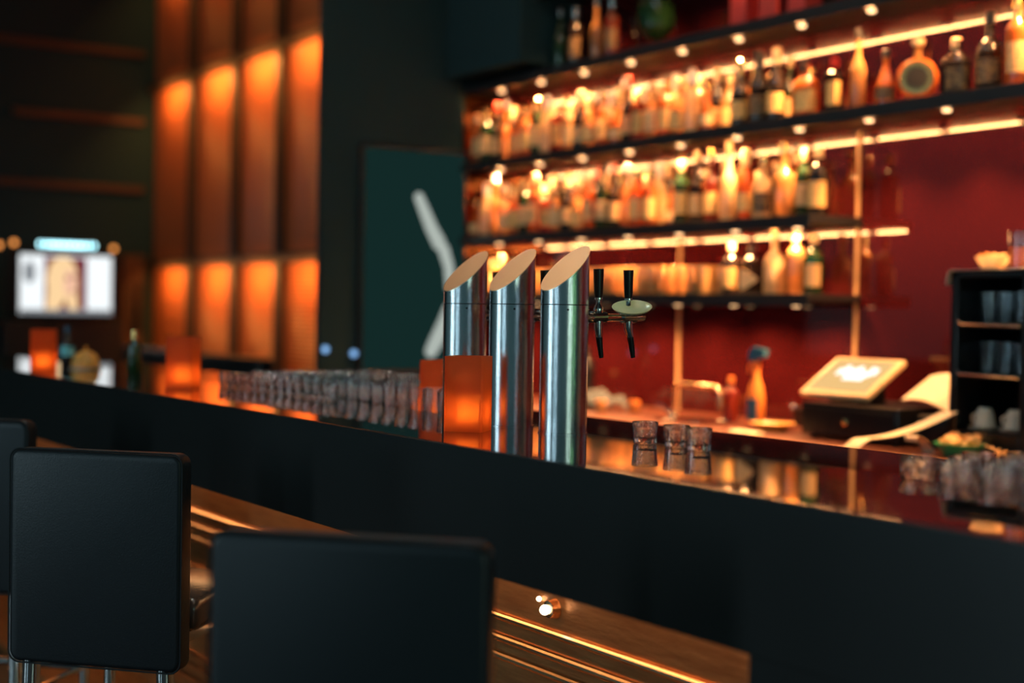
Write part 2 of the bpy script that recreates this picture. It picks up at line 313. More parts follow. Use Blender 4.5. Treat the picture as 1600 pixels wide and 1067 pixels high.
# ------------------------------------------------------------------ back wall shelves with LED strip behind the lip and downlights
SH = {}
def shelf(key, x0, x1, zb, label, leds=True, spots=True, spotpow=1.0, cone=112):
    t = thing('bottle_shelf', label, 'shelf', ((x0+x1)/2, 4.25, zb)); cx = (x0+x1)/2; h = (x1-x0)/2; SH[key] = zb+.05
    obj('board', box(-h, h, -.14, .148, .018, .05, .002), 'black_shelf', t); obj('front_lip', box(-h, h, -.15, -.14, 0, .05, .001), 'black_shelf', t)
    if leds:
        bm = bmesh.new(); x = -h+.02; k = 0
        while x < h-.01:
            box(x-.0028, x+.0028, -.136, -.134, .006, .0116, bm=bm); x += .0165
        obj('led_strip', bm, 'led', t, flat=True)
        obj('strip_backing', box(-h+.01, h-.01, -.14, -.136, .003, .015), 'white', t)
    if spots:
        k = 0
        while -3.445-.37*k > x0+.06:
            x = -3.445-.37*k; k += 1
            if x > x1-.05: continue
            sp(t, x-cx, spotpow, cone)
        k = 1
        while -3.445+.37*k < x1-.05: sp(t, -3.445+.37*k-cx, spotpow, cone); k += 1
    return t
def sp(t, x, pw, cone):
    obj('downlight_ring', lathe([(.026, .007), (.026, .018), (.018, .018), (.018, .007), (.026, .007)], 16, cx=x, cy=-.07, cap=False), 'chrome', t)
    obj('downlight_lens', lathe([(0, -.0025), (.014, -.0025), (.0165, .004), (0, .006)], 16, cx=x, cy=-.07), 'spot_disc', t)
    l = bpy.data.lights.new('downlight_glow', 'SPOT'); l.energy = 50*pw; l.color = (1, .44, .155); l.spot_size = R(cone); l.spot_blend = 1; l.shadow_soft_size = .02
    o = bpy.data.objects.new('downlight_glow', l); C.objects.link(o); o.parent = t; o.location = (x, -.07, -.012)
shelf('1', -6.69, .8, 2.53, 'topmost visible black shelf, holding a few dim bottles and a goblet')
shelf('0', -6.0, .8, 2.94, 'black shelf cut by the top of the picture', leds=False, spotpow=.35)
shelf('2', -6.69, .8, 2.11, 'long black shelf lined with bottles, running out of the picture at the right')
shelf('3', -6.69, -4.04, 1.71, 'short black shelf crowded with bottles, ending beside the bright seam')
shelf('4', -6.69, -4.04, 1.395, 'lowest black shelf, with tumblers at its left and bottles at its right', leds=False, spotpow=.75, cone=156)

# ------------------------------------------------------------------ bottles
def B(R_, H, pts): return [(r*R_, z*H) for r, z in pts]
KIND = {  # radius, height, profile (r,z fractions), squareness, sx, sy, cap z fraction, cap radius fraction, label z0 z1
 'bordeaux': (.037, .300, [(0, 0), (.9, 0), (1, .03), (1, .62), (.93, .68), (.5, .75), (.38, .79), (.36, .97), (.36, 1), (0, 1)], 0, 1, 1, .84, .44, .16, .50),
 'whisky': (.041, .265, [(0, 0), (.92, 0), (1, .03), (1, .58), (.95, .66), (.7, .73), (.38, .77), (.34, .86), (.34, .98), (0, .98)], 0, 1, 1, .86, .44, .12, .50),
 'square': (.036, .235, [(0, 0), (.92, 0), (1, .04), (1, .66), (.9, .73), (.45, .78), (.36, .82), (.36, .98), (0, .98)], 8, 1, .85, .86, .48, .15, .58),
 'flask': (.036, .205, [(0, 0), (.9, 0), (1, .05), (1, .55), (.85, .68), (.45, .75), (.36, .80), (.36, .98), (0, .98)], 5, 1.5, .85, .84, .50, .12, .50),
 'pear': (.044, .215, [(0, 0), (.9, 0), (1, .05), (.97, .18), (.75, .42), (.42, .62), (.26, .72), (.24, .98), (0, .98)], 0, 1, .9, .88, .34, .12, .34),
 'slim': (.033, .325, [(0, 0), (.9, 0), (1, .02), (1, .48), (.85, .56), (.45, .64), (.34, .72), (.32, .98), (0, .98)], 0, 1, 1, .87, .42, .12, .40),
 'sloped': (.042, .305, [(0, 0), (.92, 0), (1, .03), (1, .42), (.92, .52), (.62, .66), (.38, .78), (.32, .88), (.34, 1), (0, 1)], 0, 1, 1, .78, .42, .12, .38),
 'round_shoulder': (.046, .265, [(0, 0), (.9, 0), (1, .03), (1, .38), (.95, .5), (.78, .6), (.42, .66), (.32, .70), (.28, .98), (0, .98)], 0, 1, 1, .86, .36, .10, .40),
}
# (kind, glass, cap, label material or None, description)
LOOK = [('bordeaux', 'g_amber', 'cream', 'l_cream', 'tall amber bottle, cream cap, cream label'),
        ('whisky', 'g_amber', 'gold', 'l_yellow', 'amber bottle, gold cap, yellow label'),
        ('sloped', 'g_dark', 'cream', 'l_cream', 'dark sloped bottle, cream cap'),
        ('slim', 'g_clear', 'white', None, 'tall clear bottle, white cap'),
        ('square', 'g_red', 'gold', 'l_yellow', 'square red-brown bottle, gold cap'),
        ('pear', 'g_amber', 'gold', 'l_plain', 'pear-shaped amber bottle'),
        ('bordeaux', 'g_green', 'gold', 'l_plain', 'dark green bottle, gold foil'),
        ('round_shoulder', 'g_clear', 'cream', 'l_yellow', 'broad clear bottle, yellow label'),
        ('flask', 'g_red', 'cap_black', 'l_yellow', 'squat flask-shaped bottle of red-brown liquor'),
        ('whisky', 'g_clear', 'cream', 'l_plain', 'clear bottle, pale label, cream cap'),
        ('slim', 'g_dark', 'cap_red', 'l_cream', 'slim dark bottle with red cap'),
        ('sloped', 'g_frost', 'white', None, 'frosted white sloped bottle')]
PB = {}
FA = R(-56.3)      # labels look out over the bar
def bottle_proto(key, kind, glass, cap, lab):
    Rr, H, pr, sq, sx, sy, cz, cr_, l0, l1 = KIND[kind]
    t = thing('liquor_bottle', 'bottle', 'bottle'); seg = 24 if sq else 20
    obj('glass_body', lathe(B(Rr, H, pr), seg, sq=sq, sx=sx, sy=sy), glass, t)
    obj('cap', lathe([(Rr*cr_, H*cz), (Rr*cr_*1.04, H*cz+.004), (Rr*cr_, H*1.0), (Rr*cr_*.8, H*1.012), (0, H*1.014)], 14), cap, t)
    if lab: obj('label', patch(Rr, H*l0, H*l1, FA-.95, FA+.95, 10, sq, sx, sy), lab, t)
    return t
used = set()
def put(key, kind, glass, cap, lab, x, y, z, label, sc=1, rz=0, group=None):
    k = (kind, glass, cap, lab)
    if k not in PB: PB[k] = bottle_proto(key, *k)
    if k in used: return dup(PB[k], (x, y, z), rz, label, sc, group)
    used.add(k); o = PB[k]; o.location = (x, y, z); o.rotation_euler = (0, 0, rz); o.scale = (sc,)*3; o['label'] = label
    if group: o['group'] = group
    return o
rng = random.Random(7)
def crowd(z, x0, x1, step, rows, where, grp, offs=0, clear=1):
    for ri, (y, rn) in enumerate(rows):
        n_ = int((x1-x0)/step)
        for i in range(n_):
            x = x0+step*(i+.5)+(step*.5 if ri == 1 else 0)+rng.uniform(-.006, .006)
            lk = LOOK[(i*5+ri*3+offs+rng.choice((0, 0, 1))) % len(LOOK)]
            if lk[0] == 'flask': lk = LOOK[1]
            put('', *lk[:4], x, y+rng.uniform(-.004, .004), z, '%s, %s from left, %s row, %s' % (lk[4], ORD[i], rn, where), sc=rng.uniform(.88, 1.0), rz=rng.uniform(-.25, .25), group=grp)
crowd(SH['2'], -6.66, -4.66, .094, [(4.165, 'front'), (4.255, 'middle'), (4.345, 'back')], 'long shelf', 'bottles on the long shelf')
crowd(SH['3'], -6.66, -5.02, .094, [(4.165, 'front'), (4.255, 'middle'), (4.345, 'back')], 'short shelf', 'bottles on the short shelf', 5)
# the sparser right-hand ends, each bottle by itself
def one(z, x, y, kind, glass, cap, lab, label, sc=1, rz=0): put('', kind, glass, cap, lab, x, y, z, label, sc, rz)
Z2, Z3, Z4, Z1 = SH['2'], SH['3'], SH['4'], SH['1']
one(Z2, -4.555, 4.19, 'sloped', 'g_dark', 'gold', 'l_yellow', 'dark bottle, gold neck, yellow label, left of two tall dark bottles on the long shelf', .93)
one(Z2, -4.44, 4.19, 'sloped', 'g_dark', 'cap_black', 'l_dark', 'tall black bottle with black cap on the long shelf')
one(Z2, -4.335, 4.19, 'sloped', 'g_dark', 'cream', 'l_yellow', 'dark bottle with white cap and round yellow label on the long shelf')
one(Z2, -4.18, 4.20, 'flask', 'g_amber', 'cap_black', 'l_yellow', 'wide amber flask bottle with black cap and yellow label on the long shelf', 1.08)
one(Z2, -4.02, 4.20, 'square', 'g_dark', 'cap_red', 'l_yellow', 'dark square bottle with narrow yellow label and red cap on the long shelf', .93)
one(Z2, -3.895, 4.20, 'slim', 'g_clear', 'cap_black', None, 'tall clear long-necked bottle rising above the lights on the long shelf', .98)
one(Z2, -3.755, 4.20, 'pear', 'g_amber', 'cap_black', 'l_dark', 'cone-shaped bottle with dark neck beside the round decanter')
one(Z2, -3.425, 4.20, 'flask', 'g_dark', 'cream', 'l_dark', 'squat dark bottle with cream cap and framed black label', 1.02)
one(Z2, -3.28, 4.20, 'round_shoulder', 'g_dark', 'cap_black', 'l_dark', 'round-shouldered dark bottle with tall neck near the right edge of the long shelf', 1.06)
one(Z2, -3.165, 4.20, 'bordeaux', 'g_amber', 'gold', 'l_cream', 'tall amber bottle with cream banded label at right edge of long shelf', 1.05)
one(Z2, -3.215, 4.32, 'slim', 'g_amber', 'cap_black', None, 'slim amber bottle behind the tall labelled one at the right edge', .9)
for i, x in enumerate((-4.60, -4.49, -4.38, -4.27)):
    one(Z2, x, 4.315, ('bordeaux', 'whisky', 'slim', 'square')[i], ('g_amber', 'g_clear', 'g_green', 'g_red')[i], ('gold', 'cream', 'cream', 'gold')[i], 'l_plain', 'bottle behind the dark front bottles of the long shelf, %s of four from the left' % ORD[i], .88)
one(Z3, -4.005, 4.20+0, 'bordeaux', 'g_green', 'cream', 'l_yellow', 'dark bottle, white cap, bright square label, at right end of short shelf', .87) if False else None
one(Z3, -4.085, 4.19, 'whisky', 'g_dark', 'cream', 'l_yellow', 'dark bottle, white cap, bright square label, at right end of short shelf', 1.02)
one(Z3, -4.185, 4.21, 'bordeaux', 'g_green', 'cream', 'l_cream', 'dark green bottle, white cap, cream label, second from right end of short shelf', .9)
one(Z3, -4.29, 4.20, 'round_shoulder', 'g_clear', 'gold', None, 'broad clear bottle with dark neck opening on the short shelf', 1.16)
one(Z3, -4.41, 4.20, 'round_shoulder', 'g_frost', 'gold', 'l_dark', 'pale bottle with small dark oval label on the short shelf', 1.02)
one(Z3, -4.52, 4.20, 'sloped', 'g_amber', 'cream', 'l_yellow', 'amber sloped bottle with yellow label next to the tallest white bottle', .98)
one(Z3, -4.625, 4.20, 'slim', 'g_frost', 'cream', None, 'tallest frosted white bottle on the short shelf', 1.06)
one(Z3, -4.735, 4.20, 'slim', 'g_red', 'gold', 'l_yellow', 'slim red-brown bottle with upright yellow label on the short shelf')
one(Z3, -4.835, 4.20, 'slim', 'g_dark', 'cream', 'l_cream', 'dark bottle with wide cork-coloured stopper on the short shelf', .98)
one(Z3, -4.94, 4.20, 'bordeaux', 'g_green', 'cream', 'l_yellow', 'green bottle with yellow label just right of the crowd on the short shelf', .95)
for i, x in enumerate((-4.90, -4.79, -4.68, -4.57, -4.46, -4.35)):
    one(Z3, x, 4.325, ('whisky', 'bordeaux', 'whisky', 'square', 'whisky', 'bordeaux')[i], ('g_amber', 'g_clear', 'g_clear', 'g_amber', 'g_clear', 'g_amber')[i], 'cream', 'l_plain', 'bottle in back row at right of short shelf, %s of six from left' % ORD[i], .95)
one(Z4, -4.10, 4.19, 'whisky', 'g_green', 'cream', 'l_cream', 'dark green bottle with white cap and cream label, rightmost on the lowest shelf', .90)
one(Z4, -4.215, 4.20, 'whisky', 'g_clear', 'cream', None, 'clear bottle with cream cap, second from the right on the lowest shelf', .96)
one(Z4, -4.335, 4.20, 'round_shoulder', 'g_frost', 'cream', None, 'frosted pale bottle with broad shoulders on the lowest shelf', 1.0)
t = thing('liquor_bottle', 'black bottle with a rounded triangular yellow label on the lowest shelf', 'bottle', (-4.47, 4.20, Z4))
Rr, H, pr = .044, .21, KIND['whisky'][2]; obj('glass_body', lathe(B(Rr, H, pr), 24, sq=6, sy=.7), 'g_dark', t); obj('cap', lathe([(.018, .175), (.018, .208), (0, .21)], 14), 'cap_black', t)
tri = []
for cx_, cz_, a0 in ((-.028, .098, pi/2), (-.028, .026, pi), (.036, .062, -pi/2)):
    a1 = a0+pi*.66 if cz_ != .026 else a0+pi*.6
    if cz_ == .098: tri += [(cx_+.010*cos(q), cz_+.010*sin(q)) for q in [R(60), R(120), R(180)]]
    elif cz_ == .026: tri += [(cx_+.010*cos(q), cz_+.010*sin(q)) for q in [R(180), R(240), R(300)]]
    else: tri += [(cx_+.010*cos(q), cz_+.010*sin(q)) for q in [R(-45), R(0), R(45)]]
obj('label', prism(tri, 1, -.0335, -.0315), 'l_plain', t, flat=True, rot=(0, 0, R(20)), loc=(.003, -.006, 0))
one(Z4, -4.60, 4.20, 'whisky', 'g_dark', 'cream', 'l_yellow', 'dark round bottle, cream cap, yellow label, left of the triangular label', .84)
for i, x in enumerate((-6.60, -6.50, -6.40, -6.29)): one(Z4, x, 4.20, ('whisky', 'square')[i % 2], ('g_amber', 'g_clear')[i % 2], 'cream', 'l_plain', 'small bottle at the far left of the lowest shelf, %s of four from the left' % ORD[i], .78)
# upper, dim shelf
for i, (x, gl) in enumerate(((-5.93, 'g_green'), (-5.80, 'g_dark'), (-5.62, 'g_clear'), (-5.50, 'g_red'))):
    one(Z1, x, 4.22, ('slim', 'bordeaux', 'slim', 'bordeaux')[i], gl, 'cap_silver', 'l_dark' if i % 2 else None, 'dim tall bottle on the topmost shelf, %s of four left of the goblet' % ORD[i], 1.0)
t = thing('goblet', 'large dark green glass goblet on the topmost shelf', 'goblet', (-5.165, 4.22, Z1))
obj('bowl', lathe([(.012, .045), (.05, .06), (.085, .10), (.09, .15), (.08, .22), (.077, .22), (.086, .15), (.08, .103), (.048, .066), (0, .052)], 28), 'g_green', t)
obj('foot', lathe([(0, 0), (.05, 0), (.05, .004), (.012, .012), (.008, .03), (.012, .046), (0, .05)], 24), 'clear_glass', t)
for i, x in enumerate((-4.60, -4.42, -4.25)):
    t = thing('bottle_carton', 'tall dark red carton on the topmost shelf, %s of three from the left' % ORD[i], 'box', (x, 4.26, Z1)); obj('body', box(-.05, .05, -.05, .05, 0, .30, .002), 'carton', t); obj('lid_band', box(-.051, .051, -.051, .051, .24, .25), 'gold', t)
# round disc decanter with a bright ring
t = thing('round_decanter', 'round flat decanter with bright ring around a dark centre on the long shelf', 'decanter', (-3.61, 4.21, Z2), rz=R(33.7))
def yl(prof, seg=36): # lathe around the local y axis, centre z .085
    bm = lathe(prof, seg)
    for v in bm.verts: x_, y_, z_ = v.co; v.co = (x_, z_, y_+.090)
    return bm
obj('glass_body', yl([(0, -.024), (.060, -.024), (.077, -.010), (.077, .010), (.060, .024), (0, .024)]), 'g_amber', t)
obj('ring', yl([(.046, -.0245), (.046, -.028), (.062, -.028), (.064, -.0245), (.046, -.0245)]), 'gold', t)
obj('emblem', yl([(0, -.0242), (.040, -.0242), (.040, -.027), (0, -.027)]), 'cap_black', t)
obj('foot', box(-.035, .035, -.022, .022, 0, .02, .004), 'g_amber', t); obj('neck', lathe([(.016, .16), (.014, .20), (.018, .205), (.018, .21), (0, .21)], 16), 'g_clear', t); obj('stopper', lathe([(.014, .21), (.024, .218), (.024, .236), (.012, .242), (0, .242)], 16), 'cream', t)
# tumblers on the lowest shelf
def tumbler(name, mat, r0, r1, h, cat, label, group, th=.0025, base=.008, seg=20, flutes=0):
    rm = r0+(r1-r0)*.72
    bm = lathe([(0, 0), (r0-.002, 0), (r0, .002), (r0+.001, .004), (rm, h*.70), (rm+.0003, h*.74), (r1, h-.001), (r1-th*.5, h), (r1-th, h-.001), (r0-th, base+.002), (r0-th-.003, base), (0, base)], seg*(2 if flutes else 1))
    if flutes:      # pressed vertical flutes on the lower outside
        for v in bm.verts:
            rad = math.hypot(v.co.x, v.co.y); lim = r0+(rm-r0)*v.co.z/(h*.70)
            if .003 < v.co.z < h*.72 and rad > lim-.001:
                k = 1-.055*abs(sin(flutes*.5*math.atan2(v.co.y, v.co.x))); v.co.x *= k; v.co.y *= k
    o = obj(name, bm, mat); return tag(o, label, cat, group)
tb = tumbler('tumbler', 'g_tumbler', .026, .031, .125, 'glass', 'clear tumbler standing in rows at the left of the lowest shelf', 'tumblers on the lowest shelf')
first = True
for r_ in range(3):
    for i in range(22):
        x = -6.20+.070*i+(.035 if r_ % 2 else 0); y = 4.16+.08*r_
        c = tb if first else tb.copy(); c.location = (x, y, Z4); c['label'] = 'clear tumbler on the lowest shelf, %s from left in the %s row' % (ORD[i], ('front', 'middle', 'back')[r_])
        if not first: C.objects.link(c)
        first = False

# ------------------------------------------------------------------ back counter and what stands on it
t = thing('back_counter', 'long back counter with reddish top and bright front edge below the shelves', 'counter', (-2.9, 3.7, 0))
obj('worktop', box(-3.78, 3.6, .012, .695, .862, .90), 'counter_top', t); obj('front_edge', box(-3.78, 3.6, 0, .012, .862, .90, .003), 'counter_edge', t)
obj('body', box(-3.78, 3.6, .05, .69, 0, .862), 'black_shelf', t)
for i in range(12): obj('cabinet_door', box(-3.77+.61*i, -3.77+.61*i+.6, .035, .05, .08, .84, .003), 'black_shelf', t)
CZ = .90
t = thing('cash_drawer', 'black cash drawer with small round lock under the tilted touchscreen', 'cash drawer', (-3.63, 3.90, CZ))
obj('body', box(-.235, .235, 0, .38, .012, .135, .006), 'black_plastic', t); obj('drawer_front', box(-.225, .225, -.006, 0, .02, .115, .002), 'black_plastic', t)
for sx_ in (-.2, .2): obj('foot', lathe([(0, 0), (.015, 0), (.015, .013), (0, .013)], 12, cx=sx_, cy=.04), 'black_plastic', t)
obj('lock', lathe([(0, 0), (.013, 0), (.013, .008), (.008, .010), (0, .010)], 16), 'gold', t, loc=(-.005, -.006, .07), rot=(pi/2, 0, 0))
t = thing('touchscreen', 'tilted touchscreen glowing cream and white on the cash drawer', 'screen', (-3.735, 3.93, CZ+.135))
sc = bpy.data.objects
tilt = R(33)
obj('stand', prism([(.05, 0), (.21, 0), (.20, .09), (.14, .06)], 0, -.07, .07), 'black_plastic', t)
hs = obj('housing', box(-.17, .17, 0, .245, -.012, .012, .008, 3), 'cream', t, loc=(0, 0, .022), rot=(tilt, 0, 0))
obj('screen', box(-.150, .150, .022, .228, .012, .0135), 'pos_cream', hs)
rg = random.Random(3); bm = bmesh.new()
for k in range(9):
    x = -.085+.021*k; y = .125+.01*sin(k*1.7); box(x, x+.022, y, y+rg.uniform(.03, .07), .0135, .0142, bm=bm)
box(-.03, .07, .095, .135, .0135, .0142, bm=bm)
obj('screen_highlight', bm, 'pos_white', hs, flat=True)
t = thing('receipt_printer', 'low dark printer box right of the touchscreen', 'printer', (-3.31, 3.98, CZ))
obj('body', box(-.075, .075, 0, .25, 0, .115, .01, 3), 'black_plastic', t); obj('paper_slot', box(-.06, .06, .03, .04, .115, .118), 'chrome', t)
def pap(u, v): return (-3.49+.255*u, 4.02+.16*v, CZ+.150+.085*v+.022*sin(u*pi*1.1+.4)-.02*u*(1-v)) 
o = obj('paper_sheet', sheet(pap, 12, 8, .0008), 'paper'); tag(o, 'curled cream paper lying on the printer beside the rack', 'paper')
def rec(u, v):
    x = -3.235-.20*u; y = 3.93-.265*u; z = CZ+.135-.10*u-.025*sin(u*pi)-(.05*max(0, u-.9)*10 if u > .9 else 0)*.6
    return (x+.075*v, y+.0*v, z+.006*v)
o = obj('receipt', sheet(rec, 16, 3, .0006), 'paper'); tag(o, 'long paper strip running from the printer down over the counter edge', 'paper')
def rec2(u, v):
    an = u*pi*1.15; return (-3.22-.03*u*0+.0+.05*v, 3.76+.045*cos(an)+.02, CZ+.003+.045*(1-cos(an))*.6+.02*sin(an))
o = obj('receipt', sheet(rec2, 14, 2, .0006), 'paper'); tag(o, 'short curled paper loop on the counter edge under the long strip', 'paper')
o = obj('note_pad', box(-.075, .075, -.03, .03, 0, .012, .001), 'paper', loc=(-4.02, 3.76, CZ)); tag(o, 'flat cream note pad near the front edge of the back counter', 'paper')
o = obj('serving_dish', lathe([(0, 0), (.05, 0), (.085, .028), (.09, .032), (.082, .032), (.05, .008), (0, .008)], 28), 'yellow_dish', loc=(-4.10, 3.98, CZ)); tag(o, 'shallow orange dish left of the cash drawer', 'dish')
# spray bottle
t = thing('spray_bottle', 'orange spray bottle with blue trigger head on the back counter', 'bottle', (-4.345, 4.12, CZ), rz=R(10))
obj('body', lathe([(0, 0), (.033, 0), (.036, .006), (.036, .12), (.028, .16), (.014, .20), (.013, .235), (0, .235)], 20), 'orange_plastic', t); obj('label', patch(.036, .02, .11, FA-1.3, FA+.2), 'blue_plastic', t)
obj('collar', lathe([(.017, .235), (.017, .26), (0, .26)], 14), 'orange_plastic', t); obj('trigger_head', prism([(-.03, .262), (.045, .285), (.05, .315), (-.01, .325), (-.035, .30)], 1, -.013, .013), 'blue_plastic', t); obj('trigger', tube([(-.022, 0, .265), (-.038, 0, .24), (-.036, 0, .215)], .005, 8), 'orange_plastic', t)
t = thing('syrup_bottle', 'small red-brown bottle with pale cap left of the spray bottle', 'bottle', (-4.53, 4.15, CZ)); obj('glass_body', lathe(B(.034, .19, KIND['whisky'][2]), 20), 'g_red', t); obj('cap', lathe([(.014, .165), (.014, .192), (0, .194)], 12), 'orange_plastic', t)
t = thing('low_box', 'small dark box behind the spray bottle on the back counter', 'box', (-4.16, 4.27, CZ)); obj('body', box(-.07, .07, -.05, .05, 0, .07, .003), 'black_plastic', t); obj('lid', box(-.072, .072, -.052, .052, .07, .08, .002), 'black_shelf', t)
# faucet
t = thing('sink_faucet', 'bent metal faucet glowing orange over the back counter sink', 'faucet', (-4.76, 4.03, CZ))
pts = [(0, 0, 0)]+[(0, 0, .12)]+[(.025*(1-cos(q)), 0, .12+.03*sin(q)) for q in [R(v) for v in (20, 45, 70, 90)]]+[(.26, 0, .150)]+[(.26+.035*sin(q), 0, .115+.035*cos(q)) for q in [R(v) for v in (20, 45, 70, 90)]]+[(.295, 0, .06)]
obj('spout', tube(pts, .011, 14), 'copper_rail', t); obj('base', lathe([(0, 0), (.026, 0), (.024, .02), (.014, .028), (0, .028)], 18), 'copper_rail', t)
obj('handle', tube([(-.02, -.005, .02), (-.05, -.02, .05), (-.08, -.03, .055)], [.007, .008, .011], 10), 'chrome', t)
t = thing('sink_basin', 'shiny metal sink rim below the bent faucet', 'sink', (-4.575, 3.99, CZ))
bm = lathe([(.14, 0), (.15, .002), (.15, .006), (.14, .008), (.13, .004), (.12, .0035), (0, .0025)], 32, sq=5, sy=.9, cap=False); obj('rim', bm, 'chrome', t)
obj('drain', lathe([(0, .0036), (.02, .0036), (.02, .006), (0, .006)], 16), 'chrome', t)
# left part: towel pile, shaker, jar
def crump(u, v):
    x = -.17+.34*u; y = -.10+.2*v; e = max(0, 1-((x/.175)**4+(y/.11)**4)); return (x, y, .004+e**.5*(.055+.02*sin(x*45+y*20)+.014*sin(y*70-x*30)))
o = obj('bar_towel', sheet(crump, 28, 16, .002), 'grey_cloth', loc=(-5.44, 4.10, CZ)); tag(o, 'crumpled grey-blue bar towel on the back counter', 'towel')
t = thing('cocktail_shaker', 'tall black shaker at the left end of the back counter, beside the towel', 'shaker', (-5.66, 4.22, CZ)); obj('body', lathe([(0, 0), (.036, 0), (.046, .17), (.046, .18), (0, .18)], 20), 'black_plastic', t); obj('lid', lathe([(.045, .18), (.04, .21), (.02, .245), (.02, .28), (0, .285)], 20), 'black_plastic', t)
for i, (x, y) in enumerate(((-5.18, 3.95), (-5.10, 4.08))):
    t = thing('glass_jar', ('small clear jar with orange lid nearest the faucet', 'small clear jar with orange lid behind the nearest one')[i], 'jar', (x, y, CZ)); obj('glass_body', lathe([(0, 0), (.026, 0), (.028, .004), (.028, .04), (0, .04)], 16), 'g_clear', t); obj('lid', lathe([(.027, .04), (.027, .055), (0, .056)], 16), 'orange_plastic', t)
# rack with cups
t = thing('black_rack', 'tall black open rack with wire shelves at the right end of the back counter', 'rack', (-3.03, 3.95, CZ))
rw0, rw1, H = -.19, .115, .615
for x0_, x1_ in ((rw0, rw0+.03), (rw1-.03+.01, rw1+.01)): obj('side_panel', box(x0_, x1_, 0, .34, 0, H, .004), 'black_plastic', t)
obj('back_panel', box(rw0, rw1, .33, .34, 0, H), 'black_plastic', t); obj('top_panel', box(rw0, rw1+.01, 0, .34, H-.02, H+.002, .003), 'black_plastic', t); obj('base_panel', box(rw0+.03, rw1-.02, -.0, .33, 0, .078, .003), 'black_plastic', t)
for z in (.27, .44):
    s = obj('wire_shelf', box(rw0+.03, rw1-.02, .01, .33, z-.012, z-.006), 'black_plastic', t)
    obj('shelf_lip', tube([(rw0+.032, .0, z+.012), (rw0+.045, -.003, z), (rw1-.022, -.003, z-.004)], .0045, 8), 'cap_silver', s)
def tw(u, v):
    x = -.235+.40*u; z = H+.0065
    if x < rw0-.006: k = (rw0-.006-x); return (rw0-.006-.25*k-.006*sin(v*9), -.008+.33*v, z-k*1.3)
    return (x, -.008+.33*v, z+.0015*sin(u*17+v*7))
o = obj('folded_napkin', sheet(tw, 24, 12, .0015), 'cloth', loc=(-3.03, 3.95, CZ)); tag(o, 'pale cloth spread on top of the black rack, drooping at its left edge', 'cloth')
ZT = CZ+H+.0105
t = thing('snack_bowl', 'cream bowl of snacks on top of the black rack', 'bowl', (-3.145, 4.07, ZT)); obj('bowl', lathe([(0, 0), (.030, 0), (.035, .004), (.060, .045), (.057, .045), (.033, .008), (0, .008)], 26), 'cream', t)
def chips(n_, rad, z0, sz, seed):
    bm = bmesh.new(); g = random.Random(seed)
    for k in range(n_):
        q = g.uniform(0, 6.3); r_ = rad*g.uniform(0, 1)**.5; mt = Matrix.Translation((r_*cos(q), r_*sin(q), z0+g.uniform(0, sz*.8))) @ Matrix.Rotation(g.uniform(0, 3), 4, 'X') @ Matrix.Rotation(g.uniform(0, 3), 4, 'Z') @ Matrix.Diagonal((sz, sz*.7, sz*.15, 1))
        bmesh.ops.create_icosphere(bm, subdivisions=1, radius=.6, matrix=mt)
    return bm
o = obj('snacks', chips(26, .042, .035, .022, 5), 'snack', t); o['kind'] = 'stuff'
t = thing('water_glass', 'broad clear glass half filled, on the rack top at the right edge', 'glass', (-3.02, 4.05, ZT)); obj('glass_body', lathe([(0, 0), (.036, 0), (.040, .125), (.037, .125), (.0335, .008), (0, .008)], 26), 'clear_glass', t); obj('drink', lathe([(0, .0085), (.033, .0085), (.035, .07), (0, .07)], 24), 'g_amber', t)
def cup(x, y, z, lab):
    t = thing('coffee_cup', lab, 'cup', (x, y, z)); obj('cup_body', lathe([(.034, 0), (.036, .003), (.030, .040), (.022, .060), (.018, .064), (0, .064)], 24, cap=False), 'ceramic', t)
    obj('handle', tube([(-.033, 0, .012), (-.050, 0, .016), (-.052, 0, .034), (-.030, 0, .044)], .0045, 8), 'ceramic', t)
    return t
for x, lab in ((-3.115, 'left upturned coffee cup in the bottom of the black rack'), (-2.995, 'right upturned coffee cup in the bottom of the black rack')):
    s = obj('saucer', lathe([(0, 0), (.035, 0), (.055, .010), (.056, .012), (.035, .006), (0, .005)], 26), 'ceramic', loc=(x, 4.01, CZ+.0788)); tag(s, lab.replace('upturned coffee cup', 'saucer under the coffee cup'), 'saucer')
    cup(x, 4.01, CZ+.0925, lab)
rk = tumbler('rack_glass', 'clear_glass', .026, .030, .115, 'glass', 'clear glass on a wire shelf of the black rack', 'glasses in the black rack')
k = 0
for z in (.27, .44):
    for x in (-3.125, -3.055, -2.985):
        for y in (4.03, 4.12):
            c = rk if k == 0 else rk.copy(); c.location = (x, y, CZ+z-.0052)
            if k: C.objects.link(c)
            c['label'] = 'clear glass on the %s wire shelf of the black rack, %s, %s' % ('upper' if z > .3 else 'lower', 'left' if x < -3.1 else 'middle' if x < -3.0 else 'right', 'front' if y < 4.08 else 'back')
            k += 1
t = thing('snack_bowl', 'green-sided bowl heaped with crisps in front of the coffee cups', 'bowl', (-3.075, 3.835, CZ)); obj('bowl', lathe([(0, 0), (.045, 0), (.05, .005), (.085, .045), (.082, .045), (.048, .009), (0, .009)], 28), 'green_plastic', t)
o = obj('crisps', chips(40, .062, .04, .034, 9), 'snack', t); o['kind'] = 'stuff'
for k in range(7):
    an = .3+.35*k; o = obj('wooden_stirrer', tube([(0, 0, 0), (.11*cos(an), .07*sin(an)*.6, .018)], .0028, 6), 'snack', loc=(-2.95+.006*k, 3.80+.005*k, CZ+.004+.004*k)); tag(o, 'thin wooden stirrer, %s from the bottom of the loose pile right of the crisps' % ORD[k], 'stirrer', 'stirrers beside the crisps')

